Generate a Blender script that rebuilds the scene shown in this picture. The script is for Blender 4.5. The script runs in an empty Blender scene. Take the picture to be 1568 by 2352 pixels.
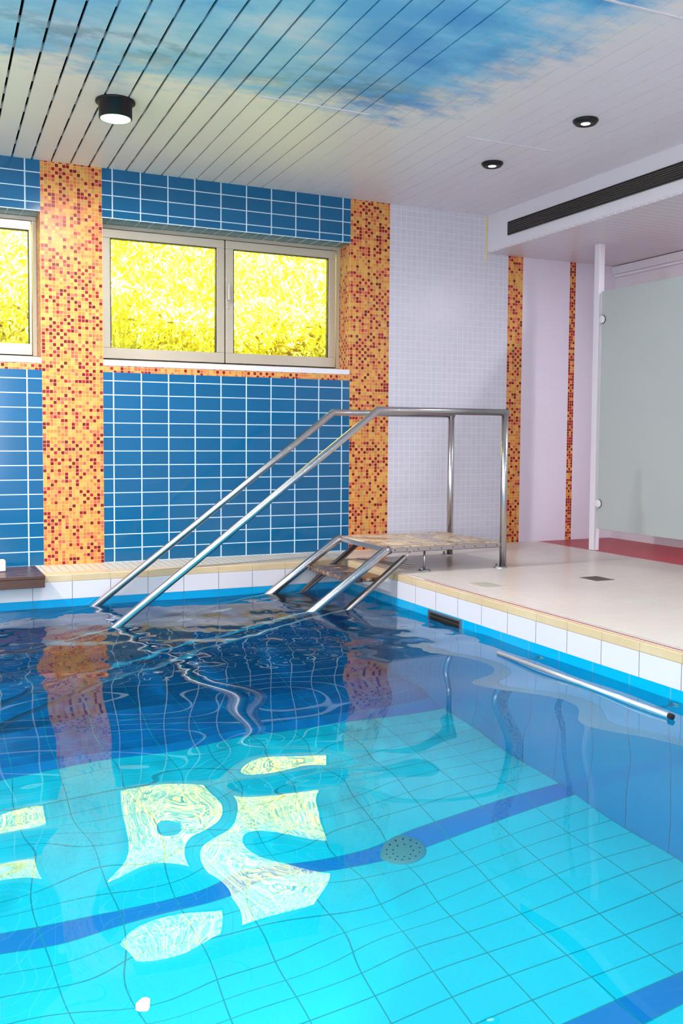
import bpy, bmesh, math, random
import numpy as np
from mathutils import Vector, Matrix
random.seed(7)
C = bpy.data.collections.new('scene'); bpy.context.scene.collection.children.link(C)
PI = math.pi

# ------------------------------------------------------------------ object helpers
class MB:
    def __init__(s): s.v = []; s.f = []; s.m = []; s.sm = []
    def add(s, vs, fs, mi=0, smooth=False):
        o = len(s.v); s.v += [tuple(v) for v in vs]
        for f in fs: s.f.append([i + o for i in f]); s.m.append(mi); s.sm.append(smooth)
    def box(s, a, b, mi=0):
        x0, y0, z0 = [min(p, q) for p, q in zip(a, b)]; x1, y1, z1 = [max(p, q) for p, q in zip(a, b)]
        s.add([(x0,y0,z0),(x1,y0,z0),(x1,y1,z0),(x0,y1,z0),(x0,y0,z1),(x1,y0,z1),(x1,y1,z1),(x0,y1,z1)],
              [(0,3,2,1),(4,5,6,7),(0,1,5,4),(1,2,6,5),(2,3,7,6),(3,0,4,7)], mi)
    def obox(s, c, ax, h, mi=0):
        # oriented box: centre, three axes, half sizes
        c = Vector(c); ax = [Vector(a).normalized() for a in ax]; vs = []
        for k in (-1, 1):
            for i, j in ((-1,-1),(1,-1),(1,1),(-1,1)):
                vs.append(c + ax[0]*h[0]*i + ax[1]*h[1]*j + ax[2]*h[2]*k)
        s.add(vs, [(0,3,2,1),(4,5,6,7),(0,1,5,4),(1,2,6,5),(2,3,7,6),(3,0,4,7)], mi)
    def quad(s, a, b, c, d, mi=0): s.add([a, b, c, d], [(0,1,2,3)], mi)
    def tube(s, pts, r, n=20, mi=0, cap=True):
        pts = [Vector(p) for p in pts]; rings = []; up = None
        for i, p in enumerate(pts):
            d0 = (p - pts[i-1]).normalized() if i else None
            d1 = (pts[i+1] - p).normalized() if i < len(pts)-1 else None
            t = (d0 + d1).normalized() if d0 is not None and d1 is not None else (d0 if d0 is not None else d1)
            sc = 1.0
            if d0 is not None and d1 is not None: sc = 1 / max(.4, t.dot(d1))
            if up is None:
                up = Vector((0,1,0)) if abs(t.y) < .9 else Vector((0,0,1))
            a = (up - t*up.dot(t)).normalized(); b = t.cross(a)
            # stretch the ring across the mitre
            if d0 is not None and d1 is not None and (d1 - d0).length > 1e-4: mdir = (d1 - d0).normalized()
            else: mdir = None
            ring = []
            for k in range(n):
                an = 2*PI*k/n; o = (a*math.cos(an) + b*math.sin(an))*r
                if mdir is not None: o = o + mdir*(o.dot(mdir))*(sc-1)
                ring.append(p + o)
            rings.append(ring); up = a
        vs = [v for rg in rings for v in rg]; fs = []
        for i in range(len(rings)-1):
            for k in range(n): fs.append((i*n+k, i*n+(k+1)%n, (i+1)*n+(k+1)%n, (i+1)*n+k))
        o = len(s.v); s.add(vs, fs, mi, True)
        if cap:
            s.f.append([o+k for k in range(n)][::-1]); s.m.append(mi); s.sm.append(False)
            s.f.append([o+(len(rings)-1)*n+k for k in range(n)]); s.m.append(mi); s.sm.append(False)
    def lathe(s, prof, c=(0,0,0), ax='z', n=40, mi=0, smooth=True):
        c = Vector(c); vs = []; fs = []
        for r, h in prof:
            for k in range(n):
                a = 2*PI*k/n; x, y = r*math.cos(a), r*math.sin(a)
                vs.append(c + (Vector((x,y,h)) if ax == 'z' else Vector((h,x,y)) if ax == 'x' else Vector((x,h,y))))
        for i in range(len(prof)-1):
            for k in range(n): fs.append((i*n+k, i*n+(k+1)%n, (i+1)*n+(k+1)%n, (i+1)*n+k))
        s.add(vs, fs, mi, smooth)
    def build(s, name, mats, parent=None, bevel=0, subs=1, autosm=False):
        me = bpy.data.meshes.new(name); me.from_pydata([tuple(v) for v in s.v], [], s.f)
        if not isinstance(mats, (list, tuple)): mats = [mats]
        for m in mats: me.materials.append(m)
        me.polygons.foreach_set('material_index', s.m); me.polygons.foreach_set('use_smooth', s.sm); me.update()
        bm = bmesh.new(); bm.from_mesh(me); bmesh.ops.recalc_face_normals(bm, faces=bm.faces); bm.to_mesh(me); bm.free()
        o = bpy.data.objects.new(name, me); C.objects.link(o)
        if bevel:
            b = o.modifiers.new('bevel', 'BEVEL'); b.width = bevel; b.segments = 3; b.limit_method = 'ANGLE'; b.angle_limit = .6
        if parent: attach(o, parent)
        return o
def attach(o, parent):
    bpy.context.view_layer.update()
    o.parent = parent; o.matrix_parent_inverse = world_of(parent).inverted()
def world_of(o):
    m = Matrix.Translation(o.location) @ o.rotation_euler.to_matrix().to_4x4()
    return (world_of(o.parent) @ o.matrix_parent_inverse @ m) if o.parent else m
def tag(o, label=None, cat=None, group=None, kind=None):
    if label: o['label'] = label
    if cat: o['category'] = cat
    if group: o['group'] = group
    if kind: o['kind'] = kind
    return o
def empty(name, loc, label=None, cat=None, group=None, kind=None):
    o = bpy.data.objects.new(name, None); C.objects.link(o); o.location = loc; o.empty_display_size = .1
    return tag(o, label, cat, group, kind)

# ------------------------------------------------------------------ material helpers
def srgb(r, g, b):
    f = lambda c: (c/255/12.92 if c/255 <= .04045 else ((c/255+.055)/1.055)**2.4)
    return (f(r), f(g), f(b), 1)
class NT:
    def __init__(s, name):
        s.mat = bpy.data.materials.new(name); s.mat.use_nodes = True; s.t = s.mat.node_tree; s.t.nodes.clear()
        s.out = s.t.nodes.new('ShaderNodeOutputMaterial'); s._pos = None
    def n(s, ty, **kw):
        nd = s.t.nodes.new('ShaderNode' + ty)
        for k, v in kw.items(): setattr(nd, k, v)
        return nd
    def l(s, a, b): s.t.links.new(a, b)
    def inp(s, sock, v):
        if hasattr(v, 'is_output'): s.l(v, sock)
        else: sock.default_value = v
    def math(s, op, a, b=None, c=None):
        nd = s.n('Math', operation=op); s.inp(nd.inputs[0], a)
        if b is not None: s.inp(nd.inputs[1], b)
        if c is not None: s.inp(nd.inputs[2], c)
        return nd.outputs[0]
    def pos(s):
        if s._pos is None:
            g = s.n('NewGeometry'); sp = s.n('SeparateXYZ'); s.l(g.outputs['Position'], sp.inputs[0]); s._pos = (sp.outputs, g.outputs['Position'])
        return s._pos
    def comb(s, x, y, z):
        nd = s.n('CombineXYZ')
        for i, v in enumerate((x, y, z)): s.inp(nd.inputs[i], v)
        return nd.outputs[0]
    def mix(s, f, a, b, mode='MIX'):
        nd = s.n('Mix', data_type='RGBA', blend_type=mode); s.inp(nd.inputs[0], f); s.inp(nd.inputs[6], a); s.inp(nd.inputs[7], b)
        return nd.outputs[2]
    def noise(s, vec, scale, detail=3, rough=.5):
        nd = s.n('TexNoise'); s.inp(nd.inputs['Vector'], vec); nd.inputs['Scale'].default_value = scale
        nd.inputs['Detail'].default_value = detail; nd.inputs['Roughness'].default_value = rough; return nd.outputs[0]
    def ramp(s, f, stops, interp='LINEAR'):
        nd = s.n('ValToRGB'); cr = nd.color_ramp; cr.interpolation = interp
        while len(cr.elements) < len(stops): cr.elements.new(.5)
        for e, (p, c) in zip(cr.elements, stops): e.position = p; e.color = c
        s.inp(nd.inputs[0], f); return nd.outputs[0]
    def princ(s, color, rough=.5, spec=.5, metal=0, bump=None, coat=0, **kw):
        p = s.n('BsdfPrincipled'); s.inp(p.inputs['Base Color'], color); s.inp(p.inputs['Roughness'], rough)
        p.inputs['Specular IOR Level'].default_value = spec; p.inputs['Metallic'].default_value = metal; p.inputs['Coat Weight'].default_value = coat
        for k, v in kw.items(): s.inp(p.inputs[k.replace('_', ' ')], v)
        if bump is not None: s.l(bump, p.inputs['Normal'])
        s.l(p.outputs[0], s.out.inputs[0]); return p
    def bump(s, h, strength=.3, dist=.002):
        b = s.n('Bump'); s.l(h, b.inputs['Height']); b.inputs['Strength'].default_value = strength; b.inputs['Distance'].default_value = dist
        return b.outputs[0]
def grid(t, ax, pitch, off, gw):
    """returns (grout mask 0..1, cell vector, tile height)"""
    P = t.pos()[0]; d = []; cells = []
    for a, p, o, g in zip(ax, pitch, off, gw):
        q = t.math('DIVIDE', t.math('SUBTRACT', P[a], o), p)
        fr = t.math('FRACT', t.math('ADD', q, 1000)); cells.append(t.math('FLOOR', t.math('ADD', q, 1000)))
        dist = t.math('MULTIPLY', t.math('MINIMUM', fr, t.math('SUBTRACT', 1.0, fr)), p)
        d.append(t.math('SUBTRACT', dist, g/2))
    dm = t.math('MINIMUM', d[0], d[1])
    h = t.n('MapRange'); h.inputs[1].default_value = -.0006; h.inputs[2].default_value = .0008; t.l(dm, h.inputs[0])
    return t.math('SUBTRACT', 1.0, h.outputs[0]), t.comb(cells[0], cells[1], 3.3), h.outputs[0]
def tile_mat(name, ax, pitch, off, gw, tile, grout, rough=.15, var=.06, spec=.5, coat=0, blot=None, bumps=.35):
    t = NT(name); m, cell, h = grid(t, ax, pitch, off, gw)
    wn = t.n('TexWhiteNoise'); t.l(cell, wn.inputs[0])
    hs = t.n('HueSaturation'); hs.inputs['Color'].default_value = tile
    t.l(t.math('ADD', t.math('MULTIPLY', wn.outputs[0], var), 1-var/2), hs.inputs['Value'])
    col = hs.outputs[0]
    if blot:
        nz = t.noise(t.pos()[1], blot[0], 4); mr = t.n('MapRange'); mr.inputs[1].default_value = .45; mr.inputs[2].default_value = .75; t.l(nz, mr.inputs[0])
        col = t.mix(t.math('MULTIPLY', mr.outputs[0], blot[1]), col, blot[2])
    col = t.mix(m, col, grout)
    t.princ(col, t.math('ADD', t.math('MULTIPLY', m, .5), rough), spec, bump=t.bump(h, bumps), coat=coat); return t.mat
def mosaic_mat(name, ax, pitch, off, redder=.0):
    t = NT(name); m, cell, h = grid(t, ax, pitch, off, (.0028, .0028))
    wn = t.n('TexWhiteNoise'); t.l(cell, wn.inputs[0])
    v = t.n('VectorMath', operation='ADD'); t.l(cell, v.inputs[0]); v.inputs[1].default_value = (17.3, 5.1, 9.7)
    wn2 = t.n('TexWhiteNoise'); t.l(v.outputs[0], wn2.inputs[0])
    base = t.ramp(wn.outputs[0], [(0, srgb(206,152,66)), (.2, srgb(206,130,58)), (.42, srgb(198,112,60)), (.58, srgb(210,160,78)), (.74, srgb(186,142,74)), (.88, srgb(190,92,70))], 'CONSTANT')
    # reds keep apart in a loose checker
    sp = t.n('SeparateXYZ'); t.l(cell, sp.inputs[0])
    par = t.math('MODULO', t.math('ADD', sp.outputs[0], sp.outputs[1]), 2.0)
    thr = t.math('ADD', t.math('MULTIPLY', t.math('LESS_THAN', par, .5), .30), .08 + redder)
    isred = t.math('LESS_THAN', wn2.outputs[0], thr)
    red = t.ramp(wn.outputs[0], [(0, srgb(136,8,18)), (.45, srgb(110,8,14)), (.78, srgb(166,16,40))], 'CONSTANT')
    col = t.mix(isred, base, red); col = t.mix(m, col, srgb(220,164,118))
    t.princ(col, t.math('ADD', t.math('MULTIPLY', m, .4), .34), .3, bump=t.bump(h, .25)); return t.mat
def plain(name, col, rough=.5, metal=0, spec=.5, nscale=None, namp=.06, bump=0, bscale=60, coat=0):
    t = NT(name); c = col
    if nscale:
        nz = t.noise(t.pos()[1], nscale, 4); dark = tuple(x*(1-namp*2) for x in col[:3]) + (1,)
        c = t.mix(nz, dark, col)
    b = t.bump(t.noise(t.pos()[1], bscale, 2), bump, .001) if bump else None
    t.princ(c, rough, spec, metal, bump=b, coat=coat); return t.mat
def brushed(name, col=(.56,.54,.55,1), rough=.26):
    t = NT(name); tc = t.n('TexCoord'); mp = t.n('Mapping'); mp.inputs['Scale'].default_value = (3, 3, 220); t.l(tc.outputs['Object'], mp.inputs[0])
    nz = t.noise(t.pos()[1], 9, 4)
    t.princ(t.mix(nz, tuple(x*.93 for x in col[:3])+(1,), col), t.math('ADD', t.math('MULTIPLY', nz, .04), rough-.02), .5, 1.0); return t.mat

X, Y, Z = 0, 1, 2
M = {}
WL = srgb(206,226,240)
M['blue'] = tile_mat('blue wall tile', (X,Z), (.2,.1), (0,0), (.0085,.0065), srgb(4,88,134), srgb(188,212,226), .12, .10, .5)
M['blue_l'] = tile_mat('blue wall tile left', (X,Z), (.2,.1), (-.59,0), (.0085,.0065), srgb(4,88,134), srgb(188,212,226), .12, .10, .5)
M['teal'] = tile_mat('blue reveal tile', (X,Y), (.1,.3), (0,0), (.006,.002), srgb(80,150,160), WL, .15)
M['mos_l'] = mosaic_mat('mosaic left', (X,Z), (.02453,.025), (-.49,0))
M['mos_r'] = mosaic_mat('mosaic right', (X,Z), (.02514,.025), (1.868,0), .02)
M['mos_s'] = mosaic_mat('mosaic stripe', (X,Z), (.0258,.025), (3.37,0), .04)
M['mos_t'] = mosaic_mat('mosaic thin stripe', (X,Z), (.0217,.025), (4.03,0), .42)
M['mos_y'] = mosaic_mat('mosaic reveal', (Y,Z), (.025,.025), (0,0), -.02)
M['white_mos'] = tile_mat('white mosaic', (X,Z), (.05,.05), (2.22,.0), (.007,.007), srgb(202,200,214), srgb(214,213,226), .3, .05, .5, 0, None, .15)
M['white_tile'] = tile_mat('white wall tile', (X,Z), (.15,.15), (3.525,0), (.002,.002), srgb(216,208,224), srgb(206,198,214), .12, .01)
M['white'] = plain('white paint', srgb(222,218,226), .45, nscale=2, namp=.02)
M['white_side'] = plain('white wall render', srgb(214,208,216), .5, nscale=1.5, namp=.02)
M['deck'] = tile_mat('deck tile', (X,Y), (.1,.025), (1.65,0), (.002,.004), srgb(232,222,212), srgb(168,150,142), .22, .05, .5, 0, (1.3,.35,srgb(206,190,186)), .3)
M['strip'] = tile_mat('edge strip tile', (X,Y), (.052,.36), (0,0), (.0035,.002), srgb(206,196,180), srgb(126,112,96), .3, .06)
M['red'] = tile_mat('red floor tile', (X,Y), (.025,.025), (0,0), (.002,.002), srgb(150,32,46), srgb(130,46,54), .35, .12)
M['tan'] = tile_mat('tan coping', (X,Y), (.25,.2525), (.12,-1.56), (.002,.002), srgb(204,178,140), srgb(170,140,104), .3, .08, .5, 0, (6,.5,srgb(220,202,172)))
POOLG = srgb(84,110,112)
M['pw_b'] = tile_mat('pool band back', (X,Z), (.25,.4), (.12,-.16), (.0035,.0001), srgb(212,207,215), srgb(104,94,98), .12, .01)
M['pw_r'] = tile_mat('pool band right', (Y,Z), (.2525,.4), (-1.56,-.16), (.0035,.0001), srgb(212,207,215), srgb(104,94,98), .12, .01)
M['pb_b'] = tile_mat('pool wall back', (X,Z), (.25,.125), (.12,-.16), (.004,.0018), srgb(0,92,160), srgb(70,130,160), .12, .03)
M['az_b'] = tile_mat('azure waterline back', (X,Z), (.25,.4), (.12,-.16), (.004,.0001), srgb(0,150,206), srgb(40,112,140), .12, .03)
M['pb_r'] = tile_mat('pool wall right', (Y,Z), (.2525,.125), (-1.56+.06,-.16), (.004,.0012), srgb(0,140,200), srgb(16,78,120), .12, .03)
M['az_r'] = tile_mat('azure waterline right', (Y,Z), (.2525,.4), (-1.50,-.16), (.004,.0001), srgb(0,164,214), srgb(110,150,150), .12, .03)
def poolfloor():
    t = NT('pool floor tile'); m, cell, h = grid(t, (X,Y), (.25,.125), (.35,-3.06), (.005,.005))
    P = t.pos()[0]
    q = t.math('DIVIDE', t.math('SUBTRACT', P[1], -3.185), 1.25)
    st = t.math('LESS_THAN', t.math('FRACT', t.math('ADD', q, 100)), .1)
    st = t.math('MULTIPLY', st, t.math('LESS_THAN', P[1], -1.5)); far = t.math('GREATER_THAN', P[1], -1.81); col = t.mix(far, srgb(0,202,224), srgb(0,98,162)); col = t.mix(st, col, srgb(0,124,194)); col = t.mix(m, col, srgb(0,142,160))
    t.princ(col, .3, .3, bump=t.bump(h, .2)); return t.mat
M['pf'] = poolfloor()
M['alu'] = plain('window aluminium', srgb(196,186,168), .35, .35, .5, 8, .04)
M['gasket'] = plain('dark rubber gasket', srgb(30,28,24), .6)
M['steel'] = brushed('brushed steel')
M['steel_d'] = brushed('dull steel', (.5,.48,.48,1), .34)
M['black'] = plain('black lamp metal', srgb(10,10,10), .4, .0, .3)
M['dark'] = plain('dark void', srgb(8,8,10), .8)
M['rail_w'] = plain('ceiling carrier white', srgb(206,208,216), .5)
M['slot'] = plain('black void above slats', srgb(6,7,12), .9)
M['darkwood'] = plain('dark stained wood', srgb(86,44,28), .28, 0, .5, 10, .3, .2, 40)
def wood():
    t = NT('worn deck boards'); tc = t.pos()[1]; mp = t.n('Mapping'); mp.inputs['Scale'].default_value = (14, 2.5, 8); t.l(tc, mp.inputs[0])
    a = t.noise(mp.outputs[0], 2.2, 5, .6); b = t.noise(tc, 5, 4, .6)
    c = t.ramp(a, [(.3, srgb(150,118,92)), (.5, srgb(196,172,146)), (.68, srgb(226,206,176))])
    c = t.mix(t.ramp(b, [(.46, (0,0,0,1)), (.62, (.8,.8,.8,1))]), c, srgb(134,116,106))
    t.princ(c, t.ramp(b, [(.45, (.5,.5,.5,1)), (.6, (.12,.12,.12,1))]), .5, bump=t.bump(a, .4, .003)); return t.mat
M['wood'] = wood()
def treadwood():
    t = NT('worn wet tread'); tc = t.pos()[1]; mp = t.n('Mapping'); mp.inputs['Scale'].default_value = (5, 16, 8); mp.inputs['Rotation'].default_value = (0,0,.5); t.l(tc, mp.inputs[0])
    a = t.noise(mp.outputs[0], 2.0, 6, .65)
    c = t.ramp(a, [(.36, srgb(58,42,38)), (.52, srgb(96,72,62)), (.62, srgb(172,134,104)), (.72, srgb(226,208,186))])
    t.princ(c, .2, .5, bump=t.bump(a, .5, .003)); return t.mat
M['tread'] = treadwood()
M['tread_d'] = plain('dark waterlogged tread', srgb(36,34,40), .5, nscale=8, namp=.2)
M['yellow'] = plain('aged yellow sealant', srgb(226,206,140), .5)
M['redline'] = plain('red brown joint', srgb(150,84,84), .5)
M['trimsteel'] = plain('pale steel edge', srgb(236,228,228), .25, .6)
def ceiling_mat():
    t = NT('painted ceiling slats'); P, V = t.pos()
    mp = t.n('Mapping'); mp.inputs['Scale'].default_value = (1.0, 1.9, 1); mp.inputs['Rotation'].default_value = (0,0,.06); t.l(V, mp.inputs[0])
    n1 = t.noise(mp.outputs[0], 1.5, 6, .6); n2 = t.noise(mp.outputs[0], 3.4, 6, .65)
    # soft edge of the mural: near wall side and right side, wobbling with the clouds
    wob = t.math('MULTIPLY', t.math('SUBTRACT', n2, .5), 1.0)
    def ss(v, a, b):
        m = t.n('MapRange', interpolation_type='SMOOTHSTEP'); m.inputs[1].default_value = a; m.inputs[2].default_value = b; t.inp(m.inputs[0], v); return m.outputs[0]
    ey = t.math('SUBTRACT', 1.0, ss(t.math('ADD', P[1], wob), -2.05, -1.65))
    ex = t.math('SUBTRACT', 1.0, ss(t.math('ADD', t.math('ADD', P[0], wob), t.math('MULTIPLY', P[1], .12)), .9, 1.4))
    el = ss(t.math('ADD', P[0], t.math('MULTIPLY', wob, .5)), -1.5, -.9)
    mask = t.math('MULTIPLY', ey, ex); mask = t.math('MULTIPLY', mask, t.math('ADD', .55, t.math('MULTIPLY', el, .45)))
    sky = t.ramp(n1, [(.34, srgb(92,184,226)), (.52, srgb(142,208,230)), (.68, srgb(206,224,232))])
    sky = t.mix(t.math('MULTIPLY', t.math('GREATER_THAN', P[0], -9), ss(P[0], .3, 1.2)), sky, t.ramp(n1, [(.38, srgb(50,150,214)), (.54, srgb(104,192,234)), (.70, srgb(204,220,234))]))
    band = t.math('MULTIPLY', t.math('MULTIPLY', ss(P[1], -2.5, -2.15), t.math('SUBTRACT', 1.0, ss(P[1], -2.1, -1.85))), ss(n2, .45, .62))
    sky = t.mix(t.math('MULTIPLY', band, .8), sky, srgb(84,150,176))
    base = t.mix(ss(P[0], .6, 2.2), srgb(252,242,222), srgb(234,226,234))  # cream towards the left paints warm window light into the slats
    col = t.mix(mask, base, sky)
    t.princ(col, .38, .4); return t.mat
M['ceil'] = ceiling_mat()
def soffit_mat():
    t = NT('white slatted soffit'); m, cell, h = grid(t, (Y,X), (.075,50), (0,-20), (.010,.0001))
    t.princ(t.mix(m, srgb(214,204,212), srgb(236,230,238)), .3, .4, bump=t.bump(h, .5, .004)); return t.mat
M['soffit'] = soffit_mat()
def frosted():
    t = NT('frosted grey glass'); P, V = t.pos()
    c = t.mix(t.noise(V, 1.2, 2), srgb(196,206,206), srgb(208,214,212))
    p = t.princ(c, .22, .5)
    tr = t.n('BsdfTranslucent'); t.inp(tr.inputs[0], c); mx = t.n('MixShader'); mx.inputs[0].default_value = .35
    t.l(p.outputs[0], mx.inputs[1]); t.l(tr.outputs[0], mx.inputs[2]); t.l(mx.outputs[0], t.out.inputs[0]); return t.mat
M['frost'] = frosted()
def pane():
    t = NT('window pane glass'); tr = t.n('BsdfTransparent'); gl = t.n('BsdfGlossy'); gl.inputs['Roughness'].default_value = .0
    fr = t.n('Fresnel'); fr.inputs[0].default_value = 1.45; mx = t.n('MixShader'); t.l(fr.outputs[0], mx.inputs[0])
    t.l(tr.outputs[0], mx.inputs[1]); t.l(gl.outputs[0], mx.inputs[2]); t.l(mx.outputs[0], t.out.inputs[0]); return t.mat
M['pane'] = pane()
def water():
    t = NT('clear pool water'); g = t.n('BsdfGlass'); g.inputs['IOR'].default_value = 1.333; g.inputs['Roughness'].default_value = 0
    g.inputs['Color'].default_value = (.97,1,1,1); t.l(g.outputs[0], t.out.inputs[0]); return t.mat
M['water'] = water()
def leaf(name, cols):
    t = NT(name); n1 = t.math('ADD', t.math('MULTIPLY', t.noise(t.pos()[1], 2.2, 4, .6), .6), t.math('MULTIPLY', t.noise(t.pos()[1], 24, 3, .6), .4)); c = t.ramp(n1, [(.40, cols[0]), (.5, cols[1]), (.60, cols[2])])
    p = t.princ(c, .7, .0); t.inp(p.inputs['Base Color'], c); return t.mat
M['leaf'] = leaf('sunlit yellow green foliage', [(.52,.56,.026,1), (.76,.78,.056,1), (.84,.86,.095,1)])
M['leaf2'] = leaf('sunlit amber foliage', [(.20,.13,.010,1), (.66,.56,.036,1), (.82,.82,.07,1)])
M['twig'] = leaf('sunlit twigs', [(.60,.54,.018,1), (.78,.74,.03,1), (.84,.84,.06,1)])
M['lawn'] = leaf('sunlit grass', [(.74,.78,.06,1), (.82,.86,.10,1), (.86,.88,.16,1)])
def emis(name, col, s):
    t = NT(name); e = t.n('Emission'); e.inputs[0].default_value = col; e.inputs[1].default_value = s; t.l(e.outputs[0], t.out.inputs[0]); return t.mat
M['lamp'] = emis('lit lamp lens', (.96,1,.98,1), 14)
M['lamp_dim'] = emis('lit small lamp', (.96,.98,1,1), 5)
M['cyanrim'] = plain('lamp glass rim', srgb(196,228,206), .2)

# ------------------------------------------------------------------ dimensions
ZC = 2.785; ZS = 2.472; XS = 3.15; XR = 4.55; XP = 1.60; YB = -.50; ZF = -1.92; ZW = -.21
XL = -4.6; YN = -8.6; PXL = -4.0; PYN = -6.15; WD = .21; ZO0 = 1.41; ZO1 = 2.447
# ------------------------------------------------------------------ window wall
wall = empty('wall_back', (0,0,0), kind='structure')
def wp(name, mat, parts, parent=wall):
    m = MB()
    for p in parts: m.box(*p)
    return m.build(name, mat, parent)
T = .35
wp('blue_tile_panel', M['blue'], [((-.073,0,-.01),(1.868,T,1.36)), ((-.073,0,ZO1),(1.868,T,ZC+.15))])
wp('blue_tile_panel', M['blue_l'], [((-2.43,0,-.01),(-.49,T,1.36)), ((-2.43,0,ZO1),(-.49,T,ZC+.15)), ((XL,0,-.01),(-2.85,T,ZC+.15))])
wp('mosaic_column', M['mos_l'], [((-.49,0,-.01),(-.073,T,ZC+.15))])
wp('mosaic_column', M['mos_l'], [((-2.85,0,-.01),(-2.43,T,ZC+.15))])
wp('mosaic_column', M['mos_r'], [((1.868,0,-.01),(2.22,T,ZC+.15))])
wp('mosaic_band', M['mos_l'], [((-.073,0,1.36),(1.868,T,ZO0-.004))])
wp('mosaic_band', M['mos_l'], [((-2.43,0,1.36),(-.49,T,ZO0-.004))])
wp('white_mosaic_panel', M['white_mos'], [((2.22,0,-.01),(3.37,T,ZC+.15))])
wp('mosaic_stripe', M['mos_s'], [((3.37,0,-.01),(3.525,T,ZC+.15))])
wp('white_tile_panel', M['white_tile'], [((3.525,0,-.01),(4.03,T,ZC+.15))])
wp('mosaic_stripe', M['mos_t'], [((4.03,0,-.01),(4.095,T,ZC+.15))])
wp('white_tile_panel', M['white_tile'], [((4.095,0,-.01),(XR+.2,T,ZC+.15))])
# reveals: thin tiled linings of the two window openings
for x0, x1 in ((-.073, 1.868), (-2.43, -.49)):
    wp('lintel_lining', M['teal'], [((x0,.0005,ZO1-.006),(x1,T,ZO1))])
    wp('reveal_lining', M['mos_y'], [((x1-.003,.0005,ZO0),(x1,T,ZO1-.006))])
    wp('reveal_lining', M['mos_y'], [((x0,.0005,ZO0),(x0+.003,T,ZO1-.006))])
    o = MB(); o.box((x0+.003,-.004,ZO0-.004),(x1-.003,WD-.035,ZO0+.036)); o.build('sill', M['white'], wall, .003)

def make_window(name, x0, x1, two):
    w = empty(name, (x0, WD, ZO0), kind='structure')
    z0, z1 = ZO0 + .012, ZO1 - .006; y0 = WD - .02; y1 = WD + .05
    fr = MB(); fw = .045
    fr.box((x0+.003,y0,z0),(x1-.003,y1,z0+fw)); fr.box((x0+.003,y0,z1-.03),(x1-.003,y1,z1))
    fr.box((x0+.003,y0,z0+fw),(x0+.025,y1,z1-.03)); fr.box((x1-.035,y0,z0+fw),(x1-.003,y1,z1-.03))
    fr.build('frame', M['alu'], w, .003)
    zi0, zi1 = z0+fw+.006, z1-.036
    if two: spans = [(x0+.030, .886), (.896, x1-.045)]
    else: spans = [(x0+.030, (x0+x1)/2-.006), ((x0+x1)/2+.006, x1-.040)]
    bk = MB(); bk.box((x0+.02,y0+.02,z0+fw-.001),(x1-.03,y0+.03,z0+fw+.03)); bk.box((x0+.02,y0+.02,z1-.05),(x1-.03,y0+.03,z1-.029))
    bk.box((spans[0][1]-.02,y0+.02,z0+fw),(spans[1][0]+.02,y0+.03,z1-.03)); bk.build('gasket', M['gasket'], w)
    for a, b in spans:
        s = MB(); yy = y0 - .012; sw = .062 if two else .016; sb = .078; stt = .062
        s.box((a,yy,zi0),(b,y0+.03,zi0+sb)); s.box((a,yy,zi1-stt),(b,y0+.03,zi1))
        s.box((a,yy,zi0+sb),(a+sw,y0+.03,zi1-stt)); s.box((b-sw,yy,zi0+sb),(b,y0+.03,zi1-stt))
        so = s.build('sash', M['alu'], w, .003)
        g = MB(); d = .006; ga = (a+sw, b-sw, zi0+sb, zi1-stt)
        g.box((ga[0],yy+.002,ga[2]),(ga[0]+d,y0+.028,ga[3])); g.box((ga[1]-d,yy+.002,ga[2]),(ga[1],y0+.028,ga[3])); g.box((ga[0],yy+.002,ga[3]-d),(ga[1],y0+.028,ga[3]))
        g.build('rubber_seal', M['gasket'], so)
        p = MB(); p.box((a+sw+.001,y0+.008,zi0+sb),(b-sw-.001,y0+.012,zi1-stt)); p.build('pane', M['pane'], so)
    if two:
        h = MB(); x = spans[1][0] + .010; y = y0 - .012
        h.box((x-.008,y-.006,1.885),(x+.014,y,1.985)); ho = h.build('handle_plate', M['alu'], w, .002)
        h = MB(); h.tube([(x+.003,y-.004,1.955),(x+.003,y-.04,1.955)], .007); h.box((x-.006,y-.05,1.945),(x+.012,y-.036,2.075)); h.build('handle', M['alu'], ho, .004)
make_window('window_1', -2.43, -.49, False)
make_window('window_2', -.073, 1.868, True)

# ------------------------------------------------------------------ other walls, floor
o = MB(); o.box((XR,YN,-.01),(XR+.2,0,ZC+.15)); wr = o.build('wall_right', M['white_side']); tag(wr, kind='structure')
o = MB(); o.box((XL-.2,YN,-.01),(XL,T,ZC+.15)); tag(o.build('wall_left', M['white_side']), kind='structure')
o = MB(); o.box((XL-.2,YN-.2,-.01),(XR+.2,YN,ZC+.15)); tag(o.build('wall_front', M['white_side']), kind='structure')
o = MB(); o.box((XR-.05,YN,ZS-.075),(XR,0,ZS-.005)); o.box((XR-.03,YN,ZS-.10),(XR,0,ZS-.075)); tag(o.build('trim_1', M['white'], None, .006), kind='structure')
fl = MB(); fl.box((XP+.03,YN,-.20),(3.72,0,0)); fl.box((XL,YN,-.20),(XP+.03,PYN-.03,0)); fl.box((XL,PYN-.03,-.2),(PXL-.03,0,0))
floor = fl.build('floor', M['deck']); tag(floor, kind='structure')
o = MB(); o.box((3.72,YN,-.20),(XR,0,-.001)); o.build('red_tile_floor', M['red'], floor)
o = MB(); o.box((PXL-.03,-.36,-.2),(XP+.03,0,-.0005)); o.build('edge_tile_strip', M['strip'], floor)

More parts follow.
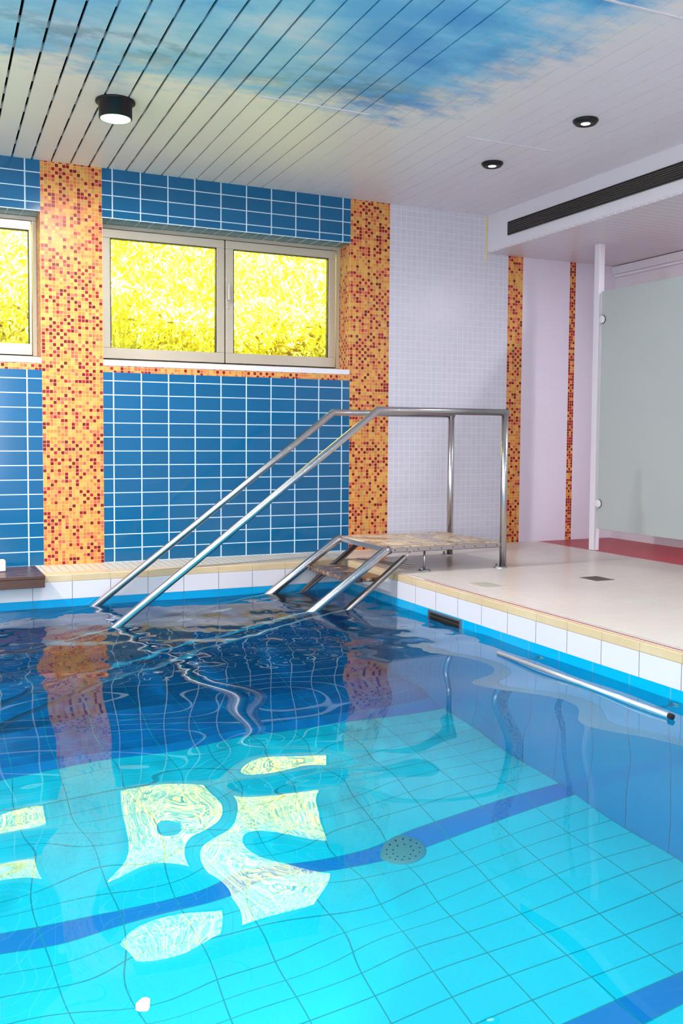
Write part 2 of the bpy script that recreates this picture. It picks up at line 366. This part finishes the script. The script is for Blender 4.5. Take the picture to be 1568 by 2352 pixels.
# ------------------------------------------------------------------ pool basin
pool = empty('swimming_pool', (-1.2,-3.3,ZF), kind='structure')
o = MB(); o.box((PXL-.03,YB,-.045),(XP+.03,-.36,0)); o.box((PXL-.03,YB+.008,-.2),(XP+.2,-.3,-.045))
o.build('coping', M['tan'], pool, .004)
o = MB(); o.box((XP,PYN,-.045),(XP+.032,YB,-.001)); o.build('coping', M['tan'], pool, .004)
o = MB(); o.box((PXL-.03,PYN-.03,-.045),(XP+.03,PYN,0)); o.box((PXL-.03,PYN,-.045),(PXL,YB,0)); o.build('coping', M['tan'], pool, .004)
o = MB(); o.box((PXL,YB-.002,-.16),(XP,YB+.1,-.045)); o.build('white_tile_band', M['pw_b'], pool)
o = MB(); o.box((XP-.002,PYN,-.16),(XP+.1,YB-.002,-.045)); o.build('white_tile_band', M['pw_r'], pool)
o = MB(); o.box((PXL,PYN-.1,-.16),(XP,PYN,-.045)); o.box((PXL-.1,PYN,-.16),(PXL,YB,-.045)); o.build('white_tile_band', M['pw_b'], pool)
ZA = -.214
o = MB(); o.box((PXL,YB-.001,ZA),(XP,YB+.1,-.16)); o.build('azure_tile_row', M['az_b'], pool)
o = MB(); o.box((XP-.001,PYN,ZA),(XP+.1,YB-.001,-.16)); o.build('azure_tile_row', M['az_r'], pool)
o = MB(); o.box((PXL,YB,ZF-.1),(XP,YB+.1,ZA)); o.build('blue_pool_wall', M['pb_b'], pool)
o = MB(); o.box((XP,PYN,ZF-.1),(XP+.1,YB,ZA)); o.build('blue_pool_wall', M['pb_r'], pool)
o = MB(); o.box((PXL,PYN-.1,ZF-.1),(XP,PYN,-.16)); o.box((PXL-.1,PYN,ZF-.1),(PXL,YB,-.16)); o.build('blue_pool_wall', M['pb_b'], pool)
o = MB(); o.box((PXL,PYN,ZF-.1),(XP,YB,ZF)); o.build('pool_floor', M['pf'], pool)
# steel edge profile on the right deck
o = MB(); o.box((XP+.045,PYN,-.002),(XP+.058,-1.42,.006)); t1 = o.build('trim_2', M['trimsteel'], None, .002); tag(t1, kind='structure')
o = MB(); o.box((XP+.034,PYN,-.002),(XP+.043,-1.6,.0015)); o.box((XP+.060,PYN,-.002),(XP+.068,-1.42,.0018)); o.build('joint_line', M['redline'], t1)
# floor drain on the pool bottom
dr = empty('pool_drain', (.63,-3.17,ZF), 'round perforated pale drain cover on the dark blue stripe of the pool floor', 'drain')
o = MB(); o.lathe([(0,.022),(.085,.020),(.104,.012),(.108,0)], (.63,-3.17,ZF), n=48); o.build('cover', plain('pale drain plastic', srgb(120,226,226), .4), dr)
dm_ = plain('drain hole dark', srgb(20,90,110), .6); cov = [c for c in C.objects if c.parent == dr][0]
for ring, cnt in ((.022,5),(.048,9),(.078,14)):
    for k in range(cnt):
        a = 2*PI*k/cnt + ring*20; o = MB(); o.lathe([(0,.0006),(.0048,.0006),(.0048,-.002)], (.63+ring*math.cos(a),-3.17+ring*math.sin(a),ZF+.0208), n=10); o.build('drain_hole', dm_, cov)

# ------------------------------------------------------------------ water
WAVES = [[-5.9277, -0.4226, 6.131, 0.000909], [-5.5668, 5.4638, 5.036, 0.000753], [-6.0228, -1.7064, 5.666, 0.00118], [2.2623, -9.0597, 6.18, 0.000733], [5.2649, -2.5169, 1.116, 0.001378], [6.6941, -2.5149, 4.18, 0.000792], [-8.6786, 0.3481, 3.141, 0.001127], [1.6831, 10.12, 3.279, 0.0008], [-5.1855, -2.9369, 1.682, 0.001619], [-3.9292, -7.8084, 2.99, 0.000696], [0.9342, -7.1663, 1.198, 0.00101], [4.8308, 8.8834, 1.39, 0.00097], [-4.5814, 4.1797, 4.644, 0.00084], [-5.8985, -1.4032, 5.151, 0.001052], [-5.7435, 8.1131, 6.107, 0.000719], [8.3397, -2.3674, 5.672, 0.000805]]
SX0, SY0, SP = -1.75, -5.05, 0.135
CN = np.array([[1,1,1,1,1,1,0,0,0,0,0,0,0,0,0,0,0,0,0,0,0],[2,1,-1,-3,-2,0,2,4,0,0,0,0,0,0,0,0,0,0,0,0,2],[4,-5,-18,-32,-26,-5,15,26,-2,-3,-6,-6,-1,0,0,0,0,0,0,2,5],[0,-40,-106,-179,-151,-49,68,130,-28,-25,-39,-39,-12,-1,1,0,0,0,1,6,11],[-31,-164,-390,-639,-553,-239,212,446,-191,-104,-153,-167,-50,-3,5,3,0,0,4,12,13],[-111,-390,-754,-1078,-950,-778,318,685,-751,-210,-292,-417,-107,9,25,12,2,0,6,16,3],[-256,-742,-978,-563,-38,59,560,1141,-68,295,691,-59,17,83,77,39,11,2,8,15,-31],[-376,-903,90,-406,-579,-43,-119,-80,292,525,558,125,84,99,77,34,11,5,9,10,-67],[-398,-979,-100,-161,-745,-135,840,992,1484,1276,1230,552,152,48,-1,-27,-17,-2,8,7,-78],[-250,-476,601,74,-101,-14,20,238,192,840,1076,335,68,-13,-65,-72,-32,-5,7,7,-50],[-97,-107,333,677,-762,-1559,-486,752,877,906,577,59,2,-17,-58,-55,-16,0,6,8,-15],[-57,-210,-667,228,-497,-129,302,523,1055,84,455,451,87,33,-3,-6,4,4,4,8,-1],[-13,-84,-280,-159,-760,-175,-282,262,860,-442,84,1042,248,83,42,24,11,3,3,6,7],[3,-18,-70,-79,-279,-206,-389,-278,401,-527,-471,120,-50,12,35,23,8,2,1,3,6],[3,-1,-11,-18,-67,-78,-156,-163,45,-199,336,-133,-132,-25,16,13,4,1,0,1,3],[1,1,0,-1,-10,-16,-37,-40,13,-12,195,2,-43,-11,9,5,2,0,0,0,1],[0,0,0,1,0,-1,-5,-5,9,21,80,33,4,2,4,2,1,0,0,0,0],[0,0,0,0,1,0,0,0,3,8,23,17,8,2,1,0,0,0,0,0,0],[0,0,0,0,0,0,0,0,1,2,5,4,3,1,0,0,0,0,0,0,0],[0,0,0,0,0,0,0,0,0,0,1,1,1,0,0,0,0,0,0,0,0],[0,0,0,0,0,0,0,0,0,0,0,0,0,0,0,0,0,0,0,0,0],[0,0,1,1,1,0,0,0,0,0,0,0,0,0,0,0,0,0,0,0,0]])/1e5
def bspl(t):
    t = np.abs(t); return np.where(t < 1, 2/3 - t*t + t**3/2, np.where(t < 2, (2-t)**3/6, 0))
def height(x, y):
    h = np.zeros_like(x)
    for kx, ky, ph, a in WAVES: h += a*np.sin(kx*x + ky*y + ph)
    k = np.arange(CN.shape[0]); l = np.arange(CN.shape[1])
    Bx = bspl((x.ravel()[:,None]-SX0)/SP+1-k[None]); By = bspl((y.ravel()[:,None]-SY0)/SP+1-l[None])
    h += np.einsum('ni,nj,ij->n', Bx, By, CN, optimize=True).reshape(x.shape)
    dx, dy = x+.9885, y+5.0167; h += (.0285*dx+.0364*dy)*np.exp(-(dx*dx+dy*dy)/(2*.10**2))   # small ripple crest near the viewer
    rg = np.random.default_rng(11); far = np.clip((y+2.75)/.5, 0, 1); far = far*far*(3-2*far)
    for i in range(26):
        lam = rg.uniform(.07, .30); th = rg.uniform(0, 2*PI); k_ = 2*PI/lam
        h += far*rg.uniform(.4,1)*.012/k_*np.sin(k_*(x*math.cos(th)+y*math.sin(th))+rg.uniform(0,6.28))
    return h
nx, ny = 331, 331
gx = np.linspace(PXL, XP-.0021, nx); gy = np.linspace(PYN, YB-.0021, ny)
GX, GY = np.meshgrid(gx, gy, indexing='ij')
H = ZW + height(GX, GY)
me = bpy.data.meshes.new('pool_water')
V_ = np.stack([GX, GY, H], -1).reshape(-1, 3)
I = np.arange(nx*ny).reshape(nx, ny)
F_ = np.stack([I[:-1,:-1], I[1:,:-1], I[1:,1:], I[:-1,1:]], -1).reshape(-1, 4)
me.from_pydata(V_.tolist(), [], F_.tolist()); me.materials.append(M['water']); me.polygons.foreach_set('use_smooth', [True]*len(F_)); me.update()
wat = bpy.data.objects.new('pool_water', me); C.objects.link(wat)
tag(wat, 'clear rippled water filling the tiled swimming pool', 'water', kind='stuff')

# ------------------------------------------------------------------ ceiling
ins = MB(); ce = MB(); pw = .128; ga = math.radians(-1.9); ca, sa = math.cos(ga), math.sin(ga)
def rp(u, v, z): # u across, v along the slats, pivot at the wall
    return (u*ca - v*sa, u*sa + v*ca, z)
k0, k1 = -34, 29; off = -.030
for k in range(k0, k1):
    gap = lambda j: .0065 if off+j*pw < .45 else (.0045 if off+j*pw < 1.2 else .0028)
    u0 = off + k*pw + gap(k); u1 = off + (k+1)*pw - gap(k+1)
    if off+(k+1)*pw > 1.2: ins.add([rp(u1-.002,-8.9,ZC+.002),rp(u1+.008,-8.9,ZC+.002),rp(u1+.008,.12,ZC+.002),rp(u1-.002,.12,ZC+.002)], [(0,3,2,1)])
    v0, v1 = -8.9, .12
    vs = [rp(u0,v0,ZC),rp(u1,v0,ZC),rp(u1,v1,ZC),rp(u0,v1,ZC),rp(u0,v0,ZC+.016),rp(u1,v0,ZC+.016),rp(u1,v1,ZC+.016),rp(u0,v1,ZC+.016)]
    ce.add(vs, [(0,3,2,1),(4,5,6,7),(0,1,5,4),(1,2,6,5),(2,3,7,6),(3,0,4,7)])
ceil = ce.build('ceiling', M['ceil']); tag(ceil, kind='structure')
ins.build('joint_insert', M['rail_w'], ceil)
o = MB(); o.box((XL-.2,YN-.2,ZC+.11),(XR+.2,T,ZC+.3)); o.build('ceiling_slab', M['slot'], ceil)
o = MB(); random.seed(3)
yy = -.25
while yy > -8.4:
    w = random.choice((.05,.07,.09)); o.box((XL,yy-w,ZC+.016),(XS+.1,yy,ZC+.03)); yy -= random.choice((.26,.30,.42,.36))
o.build('carrier_rails', M['rail_w'], ceil)
o = MB()
for x0, x1, y in ((.447,1.117,-1.80),(1.834,2.517,-1.70),(1.35,2.25,-3.53),(.5,1.3,-5.2)): o.box((x0,y-.007,ZC-.004),(x1,y+.007,ZC+.001))
o.build('joint_cover', M['white'], ceil)
so = MB(); so.box((XS,YN,ZS+.012),(XR+.2,T-.01,ZC+.14)); soffit = so.build('ceiling_soffit', M['white']); tag(soffit, kind='structure')
o = MB(); o.box((XS+.004,YN,ZS),(XR,0,ZS+.012)); o.build('slatted_underside', M['soffit'], soffit)
o = MB(); o.box((XS-.012,-.006,ZS-.07),(XS-.002,0,ZC-.01)); tag(o.build('trim_3', M['yellow']), kind='structure')

# ------------------------------------------------------------------ linear air grilles in the soffit face
for (ya, yb), lb in (((-.312,-1.838), 'long black slatted air grille in the white soffit, end nearest the window wall'),
                     ((-1.842,-3.37), 'long black slatted air grille in the white soffit, continuing towards the right edge')):
    g = empty('air_grille', (XS,(ya+yb)/2,2.617), lb, 'vent', 'black air grilles in the soffit')
    z0, z1 = 2.566, 2.668
    o = MB(); o.box((XS-.004,yb,z0),(XS+.0,ya,z1)); o.build('backing', M['dark'], g)
    o = MB()
    for zz in (z0, z1): o.box((XS-.012,yb,zz-.003),(XS-.001,ya,zz+.003))
    for y in (ya, yb): o.box((XS-.012,y-.003,z0),(XS-.001,y+.003,z1))
    o.build('frame', plain('grille frame dark', srgb(54,50,50), .4), g)
    o = MB(); nS = 7
    for k in range(1, nS):
        z = z0 + (z1-z0)*k/nS; o.obox((XS-.008,(ya+yb)/2,z), ((1,0,-.5),(0,1,0),(.5,0,1)), (.006,abs(ya-yb)/2,.0016))
    o.build('slats', plain('grille slat metal', srgb(120,112,110), .35, .6), g)

# ------------------------------------------------------------------ ceiling lamps
def big_lamp(x, y, label, group=None):
    L = empty('ceiling_lamp', (x,y,ZC), label, 'lamp', group)
    o = MB(); o.lathe([(0,0),(.108,0),(.110,-.004),(.110,-.012),(.092,-.016),(.092,-.098),(.088,-.100),(.084,-.098),(.084,-.03)], (x,y,ZC)); o.build('housing', M['black'], L)
    o = MB(); o.lathe([(0,-.088),(.079,-.088)], (x,y,ZC)); o.build('lens', M['lamp'], L)
    o = MB(); o.lathe([(.079,-.088),(.084,-.094),(.086,-.101),(.083,-.101),(.079,-.090)], (x,y,ZC)); o.build('rim', M['cyanrim'], L)
    return L
def small_lamp(x, y, label, group=None):
    L = empty('ceiling_spotlight', (x,y,ZC), label, 'lamp', group)
    o = MB(); o.lathe([(0,0),(.070,0),(.074,-.004),(.074,-.010),(.060,-.026),(.052,-.028),(.046,-.026),(.028,-.0235)], (x,y,ZC)); o.build('housing', M['black'], L)
    o = MB(); o.lathe([(0,-.0235),(.027,-.0235)], (x,y,ZC)); o.build('lens', M['lamp_dim'], L)
    return L
big_lamp(-.262,-1.372, 'large black cylindrical ceiling lamp with lit white lens above the left windows')
small_lamp(2.305,-2.275, 'small round black ceiling spotlight with lit centre, upper right of the two', 'black ceiling spotlights')
small_lamp(2.309,-1.305, 'small round black ceiling spotlight with lit centre, lower one nearer the window wall', 'black ceiling spotlights')

# ------------------------------------------------------------------ frosted shower partition with post
o = MB(); XPST = 3.75
pt = empty('glass_partition', (XPST,-.72,0), 'frosted grey glass partition hung on a white square post at the red tiled area', 'partition')
o.box((XPST-.028,-.75,0),(XPST+.028,-.69,ZS)); post = o.build('post', M['white'], pt, .004)
o = MB(); o.box((XPST-.004,-3.4,.179),(XPST+.004,-.76,2.092)); o.build('glass_panel', M['frost'], pt, .002)
for z in (1.867, .385):
    o = MB(); o.lathe([(0,-.022),(.030,-.022),(.033,-.018),(.033,-.004)], (XPST,-.775,z), 'x', 28); h = o.build('hinge_clamp', M['white'], pt)
    o = MB(); o.lathe([(.034,-.010),(.036,-.006),(.036,.012),(0,.012)], (XPST,-.775,z), 'x', 28); o.build('hinge_backing', M['dark'], h)

# ------------------------------------------------------------------ stairs with platform and handrails
YNR, YFR = -1.30, -.545
st = empty('pool_steps', (2.0,-.9,0), 'stainless steel pool steps with handrails and a worn wooden platform leading into the water', 'pool stairs')
for yv, xo in ((YNR, 0), (YFR, .03)):
    o = MB(); zt = 1.088; xb = 1.451 + xo*.8; xt = 2.450 + xo
    sl = .757; xe = -1.55
    o.tube([(xt,yv,.004),(xt,yv,zt-.03),(xt-.006,yv,zt-.009),(xt-.03,yv,zt)] if False else [(xt,yv,.004),(xt,yv,zt)], .024, 24)
    pst = o.build('post', M['steel'], st)
    o = MB(); o.tube([(xt+.022,yv,zt),(xb,yv,zt),(xe,yv,zt-(xb-xe)*sl)], .0235, 24); o.build('handrail', M['steel'], st)
    o = MB(); o.lathe([(0,.008),(.045,.008),(.048,.004),(.048,0)], (xt-.02,yv,0), n=28); bp = o.build('base_plate', M['steel_d'], pst)
    o = MB(); o.lathe([(0,.03),(.008,.03),(.008,.012),(.013,.012),(.013,.006)], (xt-.05,yv,0), n=12); o.build('anchor_bolt', M['steel'], bp)
SLP = .70
def zs_(x): return .156 - SLP*(1.516 - x)
for yv in (YNR, YFR):
    o = MB(); o.tube([(1.545,yv,.166),(1.505,yv,.152),(-1.40,yv,zs_(-1.40))], .030, 24); o.build('stringer', M['steel'], st)
    o = MB(); o.tube([(1.665,yv,.108),(-1.05,yv,.108-.757*(1.665+1.05))], .0215, 20); s2 = o.build('lower_stringer', M['steel_d'], st)
    o = MB(); o.tube([(1.66,yv,.106),(1.73,yv,.158)], .005, 10); o.build('end_pin', M['steel'], s2)
# platform
fr = MB(); zd = .178
for yv in (YNR, YFR): fr.box((1.53,yv-.004,zd-.034),(2.428,yv+.004,zd-.002)); fr.box((1.53,yv-.004 if yv < -1 else yv-.03,zd-.034),(2.428,yv+.03 if yv < -1 else yv+.004,zd-.030))
fr.box((2.420,YNR,zd-.034),(2.428,YFR,zd-.002)); fr.box((1.53,YNR,zd-.034),(1.538,YFR,zd-.002))
pf = fr.build('platform_frame', M['steel_d'], st, .001)
for k in range(10): o = MB(); o.lathe([(0,0),(.0045,-.0005)], (1.585+k*.090,YNR-.0046,zd-.018), 'y', 10); o.build('screw_head', M['dark'], pf)
random.seed(5)
for k in range(10):
    x0 = 1.534 + k*.0895; o = MB(); dz = random.uniform(-.001,.001)
    o.box((x0,YNR+.002,zd-.012+dz),(x0+.085,YFR-.002,zd+.006+dz)); o.build('deck_board', M['wood'], st, .002)
o = MB(); o.tube([(1.857,-1.225,.004),(1.857,-1.225,zd-.03)], .0075, 12); r = o.build('support_rod', M['steel'], st)
o = MB(); o.lathe([(0,.007),(.04,.007),(.042,0)], (1.857,-1.225,0), n=24); o.lathe([(0,.022),(.006,.022),(.006,.006)], (1.835,-1.23,0), n=10); o.build('base_plate', M['steel_d'], r)
o = MB(); o.tube([(1.70,-.50,-.0),(1.84,-1.10,.0-.03+.045)], .0065, 10); o.build('brace_rod', M['steel_d'], st)
# treads
def tread(xc, z, depth=.30):
    o = MB(); n = 3
    for k in range(n):
        a = xc - depth/2 + k*depth/n; o.box((a,YNR+.03,z-.016),(a+depth/n-.006,YFR-.03,z+.012))
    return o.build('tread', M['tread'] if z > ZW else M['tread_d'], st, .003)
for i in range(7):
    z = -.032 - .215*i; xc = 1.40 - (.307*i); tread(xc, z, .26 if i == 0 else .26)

# ------------------------------------------------------------------ grab rail along the right pool wall
gr = empty('grab_rail', (1.385,-3.39,-.2), 'thin steel grab rail just above the water along the right pool wall', 'rail')
o = MB(); o.tube([(1.387,-2.79,-.199),(1.382,-3.995,-.199)], .0095, 16); o.build('bar', M['trimsteel'], gr)
o = MB(); o.lathe([(.0098,.010),(.012,.010),(.012,-.010),(0,-.011)], (1.382,-3.997,-.199), 'y', 16); o.build('end_cap', M['dark'], gr)
for y in (-2.87, -3.80):
    o = MB(); o.tube([(1.385,y,-.199),(1.42,y,-.25),(1.50,y,-.275),(XP-.003,y,-.275)], .008, 12); b = o.build('bracket', M['steel_d'], gr)
    o = MB(); o.lathe([(0,-.012),(.028,-.010),(.030,0)], (XP-.001,y,-.275), 'x', 20); o.build('wall_plate', M['steel_d'], b)

# ------------------------------------------------------------------ skimmer opening
sk = empty('skimmer_opening', (XP,-1.92,-.21), 'dark rectangular skimmer slot with a steel frame in the right pool wall at waterline', 'skimmer')
y0, y1, z0, z1 = -2.115, -1.735, -.262, -.166
o = MB(); o.box((XP-.012,y0,z1-.012),(XP-.001,y1,z1)); o.box((XP-.012,y0,z0),(XP-.001,y1,z0+.01)); o.box((XP-.012,y0,z0+.01),(XP-.001,y0+.018,z1-.012)); o.box((XP-.012,y1-.018,z0+.01),(XP-.001,y1,z1-.012))
o.build('frame', M['steel_d'], sk)
o = MB(); o.box((XP-.004,y0+.018,z0+.01),(XP-.0015,y1-.018,z1-.012)); o.build('flap', M['dark'], sk)
o = MB()
for k in range(3): o.box((XP-.009,y0+.018,z0+.026+k*.018),(XP-.004,y1-.018,z0+.029+k*.018))
o.build('slats', plain('skimmer slat', srgb(70,62,60), .4), sk)

# ------------------------------------------------------------------ deck drains
def drain(cx, cy, sx, sy, label, cols, grp=None):
    d = empty('floor_drain', (cx,cy,0), label, 'drain', grp)
    o = MB(); o.box((cx-sx/2,cy-sy/2,-.002),(cx+sx/2,cy+sy/2,.002)); o.build('frame', plain('drain frame %d' % cx, cols[0], .4, .2), d)
    o = MB(); n = 9
    for k in range(n): o.box((cx-sx/2+.008+k*(sx-.016)/n,cy-sy/2+.008,.0015),(cx-sx/2+.008+(k+.45)*(sx-.016)/n,cy+sy/2-.008,.0028))
    o.build('slots', plain('drain slots %d' % cx, cols[1], .5), d)
drain(1.89,-1.93,.16,.20, 'pale square slotted floor drain on the deck nearest the pool edge', (srgb(206,200,186), srgb(160,152,138)))
drain(2.705,-1.99,.145,.17, 'dark square floor drain on the deck towards the frosted glass partition', (srgb(120,104,98), srgb(66,54,52)))

# ------------------------------------------------------------------ dark wooden starting bench at the left and the white block on it
bn = empty('wooden_bench', (-.9,-.36,0), 'dark brown wooden platform on the pool edge at the left, overhanging the water', 'bench')
o = MB()
for k in range(4): o.box((-2.1,-.60+k*.125,-.006),(-.563-.0*k,-.60+(k+1)*.125-.003,.016))
o.build('top_boards', M['darkwood'], bn, .003)
o = MB(); o.box((-2.1,-.598,-.062),(-.565,-.566,-.006)); o.build('front_board', M['darkwood'], bn, .002)
o = MB(); o.box((-.96,-.34,.017),(-.775,-.24,.09)); tag(o.build('white_block', M['white'], None, .008), 'small white block standing on the dark wooden platform at the left edge', 'block')

# ------------------------------------------------------------------ outside: bank, lawn, shrubs
gm = MB(); NXg, NYg = 60, 40; random.seed(9)
def gz(x, y):
    s = max(0, y - 2.2); return 1.36 + .10*y + .42*s + .05*math.sin(x*1.7+y) + .03*math.sin(x*4.1-y*3)
vs = [(-7+20*i/NXg, .36+14*j/NYg, gz(-7+20*i/NXg, .36+14*j/NYg)) for j in range(NYg+1) for i in range(NXg+1)]
fs = [(j*(NXg+1)+i, j*(NXg+1)+i+1, (j+1)*(NXg+1)+i+1, (j+1)*(NXg+1)+i) for j in range(NYg) for i in range(NXg)]
gm.add(vs, fs, 0, True); bank = gm.build('grass_bank', M['lawn']); tag(bank, 'sunlit pale grass bank rising outside the windows', 'grass bank', kind='stuff')
def scrub(spots):
    rnd = random.Random(21); V, F, MI = [], [], []
    tw = MB()
    for cx, cy, r, h, n, mi in spots:
        b = gz(cx, cy)
        for i in range(n):
            a = rnd.uniform(0, 2*PI); rr = r*math.sqrt(rnd.random()); hh = h*rnd.random()**.9
            k = math.sqrt(max(0, 1-(hh/h)**3)); x_, y_ = cx+rr*k*math.cos(a), cy+rr*k*math.sin(a); p = Vector((x_, y_, max(gz(x_,y_)+.02, b+hh)))
            d = Vector((rnd.uniform(-1,1), rnd.uniform(-1,1), rnd.uniform(-.2,1.2))).normalized(); e = d.cross(Vector((rnd.uniform(-1,1), rnd.uniform(-1,1), rnd.uniform(-1,1)))).normalized()
            L = rnd.uniform(.05,.14); w = L*rnd.uniform(.12,.35); q = len(V)
            V.extend([tuple(p-d*L*.5), tuple(p+e*w*.5), tuple(p+d*L*.5), tuple(p-e*w*.5)]); F.append((q,q+1,q+2,q+3)); MI.append(mi if rnd.random() < .75 else 1-mi)
        for i in range(n//60):
            a = rnd.uniform(0, 2*PI); rr = r*.5*rnd.random(); q = Vector((cx+rr*math.cos(a), cy+rr*math.sin(a), b)); t_ = q + Vector((rnd.uniform(-.6,.6)*r, rnd.uniform(-.6,.6)*r, h*rnd.uniform(.6,1.05)))
            m_ = q.lerp(t_, .5) + Vector((rnd.uniform(-.1,.1), rnd.uniform(-.1,.1), 0)); tw.tube([q, m_, t_], .009, 5, 2)
    q = len(V); V.extend([tuple(v) for v in tw.v]); F.extend([[i+q for i in f] for f in tw.f]); MI.extend(tw.m)
    me = bpy.data.meshes.new('bushes'); me.from_pydata(V, [], F)
    for k in ('leaf','leaf2','twig'): me.materials.append(M[k])
    me.polygons.foreach_set('material_index', MI); me.update()
    o = bpy.data.objects.new('bushes', me); C.objects.link(o); return o
rs = random.Random(31); SP_ = []
for row, (y, hh) in enumerate(((1.9,.75),(2.7,1.1),(3.7,1.5),(4.9,1.9),(6.3,2.3))):
    x = -2.6 - .2*row
    while x < 3.4 + .95*row:
        SP_.append((x, y+rs.uniform(-.2,.2), .65+.13*row, hh*rs.uniform(.8,1.15)*(1 if not (row > 2 and x > 3.0+.35*row) else .45), 2300, 1 if rs.random() < .35 else 0)); x += .75+.12*row
tag(scrub(SP_), 'dense yellow-green sunlit bushes on the bank seen through the windows', 'bushes', kind='stuff')

# ------------------------------------------------------------------ lights
def area(name, loc, rot, sx, sy, power, col=(1,1,1), shape='RECTANGLE', spread=PI):
    l = bpy.data.lights.new(name, 'AREA'); l.shape = shape; l.size = sx
    if shape in ('RECTANGLE','ELLIPSE'): l.size_y = sy
    l.energy = power; l.color = col; l.spread = spread
    o = bpy.data.objects.new(name, l); C.objects.link(o); o.location = loc; o.rotation_euler = rot; return o
K = dict(sun=120, lamp=68, front=185, left=80, under=16, room=40, down=355)
s = bpy.data.lights.new('sun', 'SUN'); s.energy = K['sun']; s.angle = .02; s.color = (1,.98,.90)
so_ = bpy.data.objects.new('sun', s); C.objects.link(so_); so_.rotation_euler = Vector((.35,1.0,-.9)).to_track_quat('-Z','Y').to_euler()
area('lamp_light', (-.262,-1.372,ZC-.11), (0,0,0), .15, .15, K['lamp'], (1,.98,.95), 'DISK')
for i, (x, y) in enumerate(()): area('spotlight_light', (x,y,ZC-.035), (0,0,0), .09, .09, K['lamp']*.35, (1,.97,.98), 'DISK', 2.4)
area('room_lamp_light', (-2.6,-1.6,ZC-.006), (0,0,0), .18, .18, 170, (1,.98,.97), 'DISK')
for x, y in ((-2.6,-4.2),(-.45,-4.62),(-2.6,-7.2),(1.2,-7.9)):  # extra unseen ceiling emitters added to brighten the room, no fixtures
    area('room_lamp_light', (x,y,ZC-.006), (0,0,0), .18, .18, K['room'], (1,.98,.97), 'DISK')
for x in (-2.6,-1.1,.40):  # narrow spots added to brighten the pool, without fixtures
    for y in (-3.35,-4.55,-5.65):
        l = bpy.data.lights.new('pool_fill', 'SPOT'); l.energy = K['down']; l.spot_size = math.radians(40); l.spot_blend = 1; l.shadow_soft_size = .10; l.color = (1,1,1)
        o = bpy.data.objects.new('pool_fill_lamp', l); C.objects.link(o); o.location = (x,y,ZC-.02)
l = bpy.data.lights.new('pool_fill', 'SPOT'); l.energy = K['down']*.6; l.spot_size = math.radians(24); l.spot_blend = 1; l.shadow_soft_size = .08  # one more spot added to lift the pool floor near the right wall
o = bpy.data.objects.new('pool_fill_lamp', l); C.objects.link(o); o.location = (1.0,-2.05,ZC-.02)
for y in (-2.3,-4.6): area('shower_lamp_light', (4.05,y,ZS-.03), (0,0,0), .14, .14, K['room']*.9, (1,.97,1), 'DISK')  # unseen emitters added to brighten the shower area
# soft fill areas added behind and left of the camera, no glazing there
area('daylight_front', (-2.1,YN+.05,1.15), (PI/2,0,0), 4.2, 1.7, K['front'], (.96,.98,1))
area('daylight_left', (XL+.05,-4.4,1.5), (PI/2,0,-PI/2), 4.5, 1.7, K['left'], (.98,.99,1))
for o_ in C.objects:
    if o_.type == 'LIGHT' and ('lamp' in o_.name or 'daylight' in o_.name): o_.data.cycles.is_caustics_light = True
wat.cycles.is_caustics_caster = True
for o_ in C.objects:
    if o_.type == 'MESH' and (o_.parent == pool or o_.parent == st): o_.cycles.is_caustics_receiver = True
# unseen fill lights added under water to brighten the basin
for x in (): area('underwater_lamp', (x,PYN+.02,-.62), (PI/2-.75,0,0), .30, .30, K['under'], (.92,1,1), 'DISK')
for y in (-3.4,-4.9): area('underwater_lamp', (PXL+.02,y,-.95), (PI/2,0,-PI/2), .30, .30, K['under'], (.92,1,1), 'DISK', 1.2)
w = bpy.data.worlds.new('world'); bpy.context.scene.world = w; w.use_nodes = True
bgn = w.node_tree.nodes['Background']; bgn.inputs[0].default_value = (.93,.97,1,1); bgn.inputs[1].default_value = 2.5

# ------------------------------------------------------------------ camera
cam = bpy.data.cameras.new('camera'); co = bpy.data.objects.new('camera', cam); C.objects.link(co)
R_ = Vector((.90660231,-.42193746,.00640525)); U_ = Vector((.01712448,.0519526,.99850272)); F2 = Vector((.42163847,.90513519,-.05432581))
mw = Matrix((( R_.x,U_.x,-F2.x,-1.4043),(R_.y,U_.y,-F2.y,-6.8032),(R_.z,U_.z,-F2.z,.9071),(0,0,0,1)))
co.matrix_world = mw
cam.sensor_fit = 'HORIZONTAL'; cam.sensor_width = 36; cam.lens = 36*2166.826/1568
cam.shift_x = 9.982/1568; cam.shift_y = -53.447/1568; cam.clip_start = .05; cam.clip_end = 200
sc = bpy.context.scene; sc.camera = co
sc.view_settings.view_transform = 'Standard'; sc.view_settings.look = 'None'; sc.view_settings.gamma = 1; sc.view_settings.use_curve_mapping = False
sc.view_settings.exposure = 0
cy = sc.cycles; cy.use_denoising = True; cy.max_bounces = 9; cy.diffuse_bounces = 3; cy.glossy_bounces = 4; cy.transmission_bounces = 6; cy.transparent_max_bounces = 8
cy.caustics_reflective = False; cy.caustics_refractive = True; cy.blur_glossy = .5; cy.sample_clamp_indirect = 6; cy.use_adaptive_sampling = True; cy.adaptive_threshold = .025
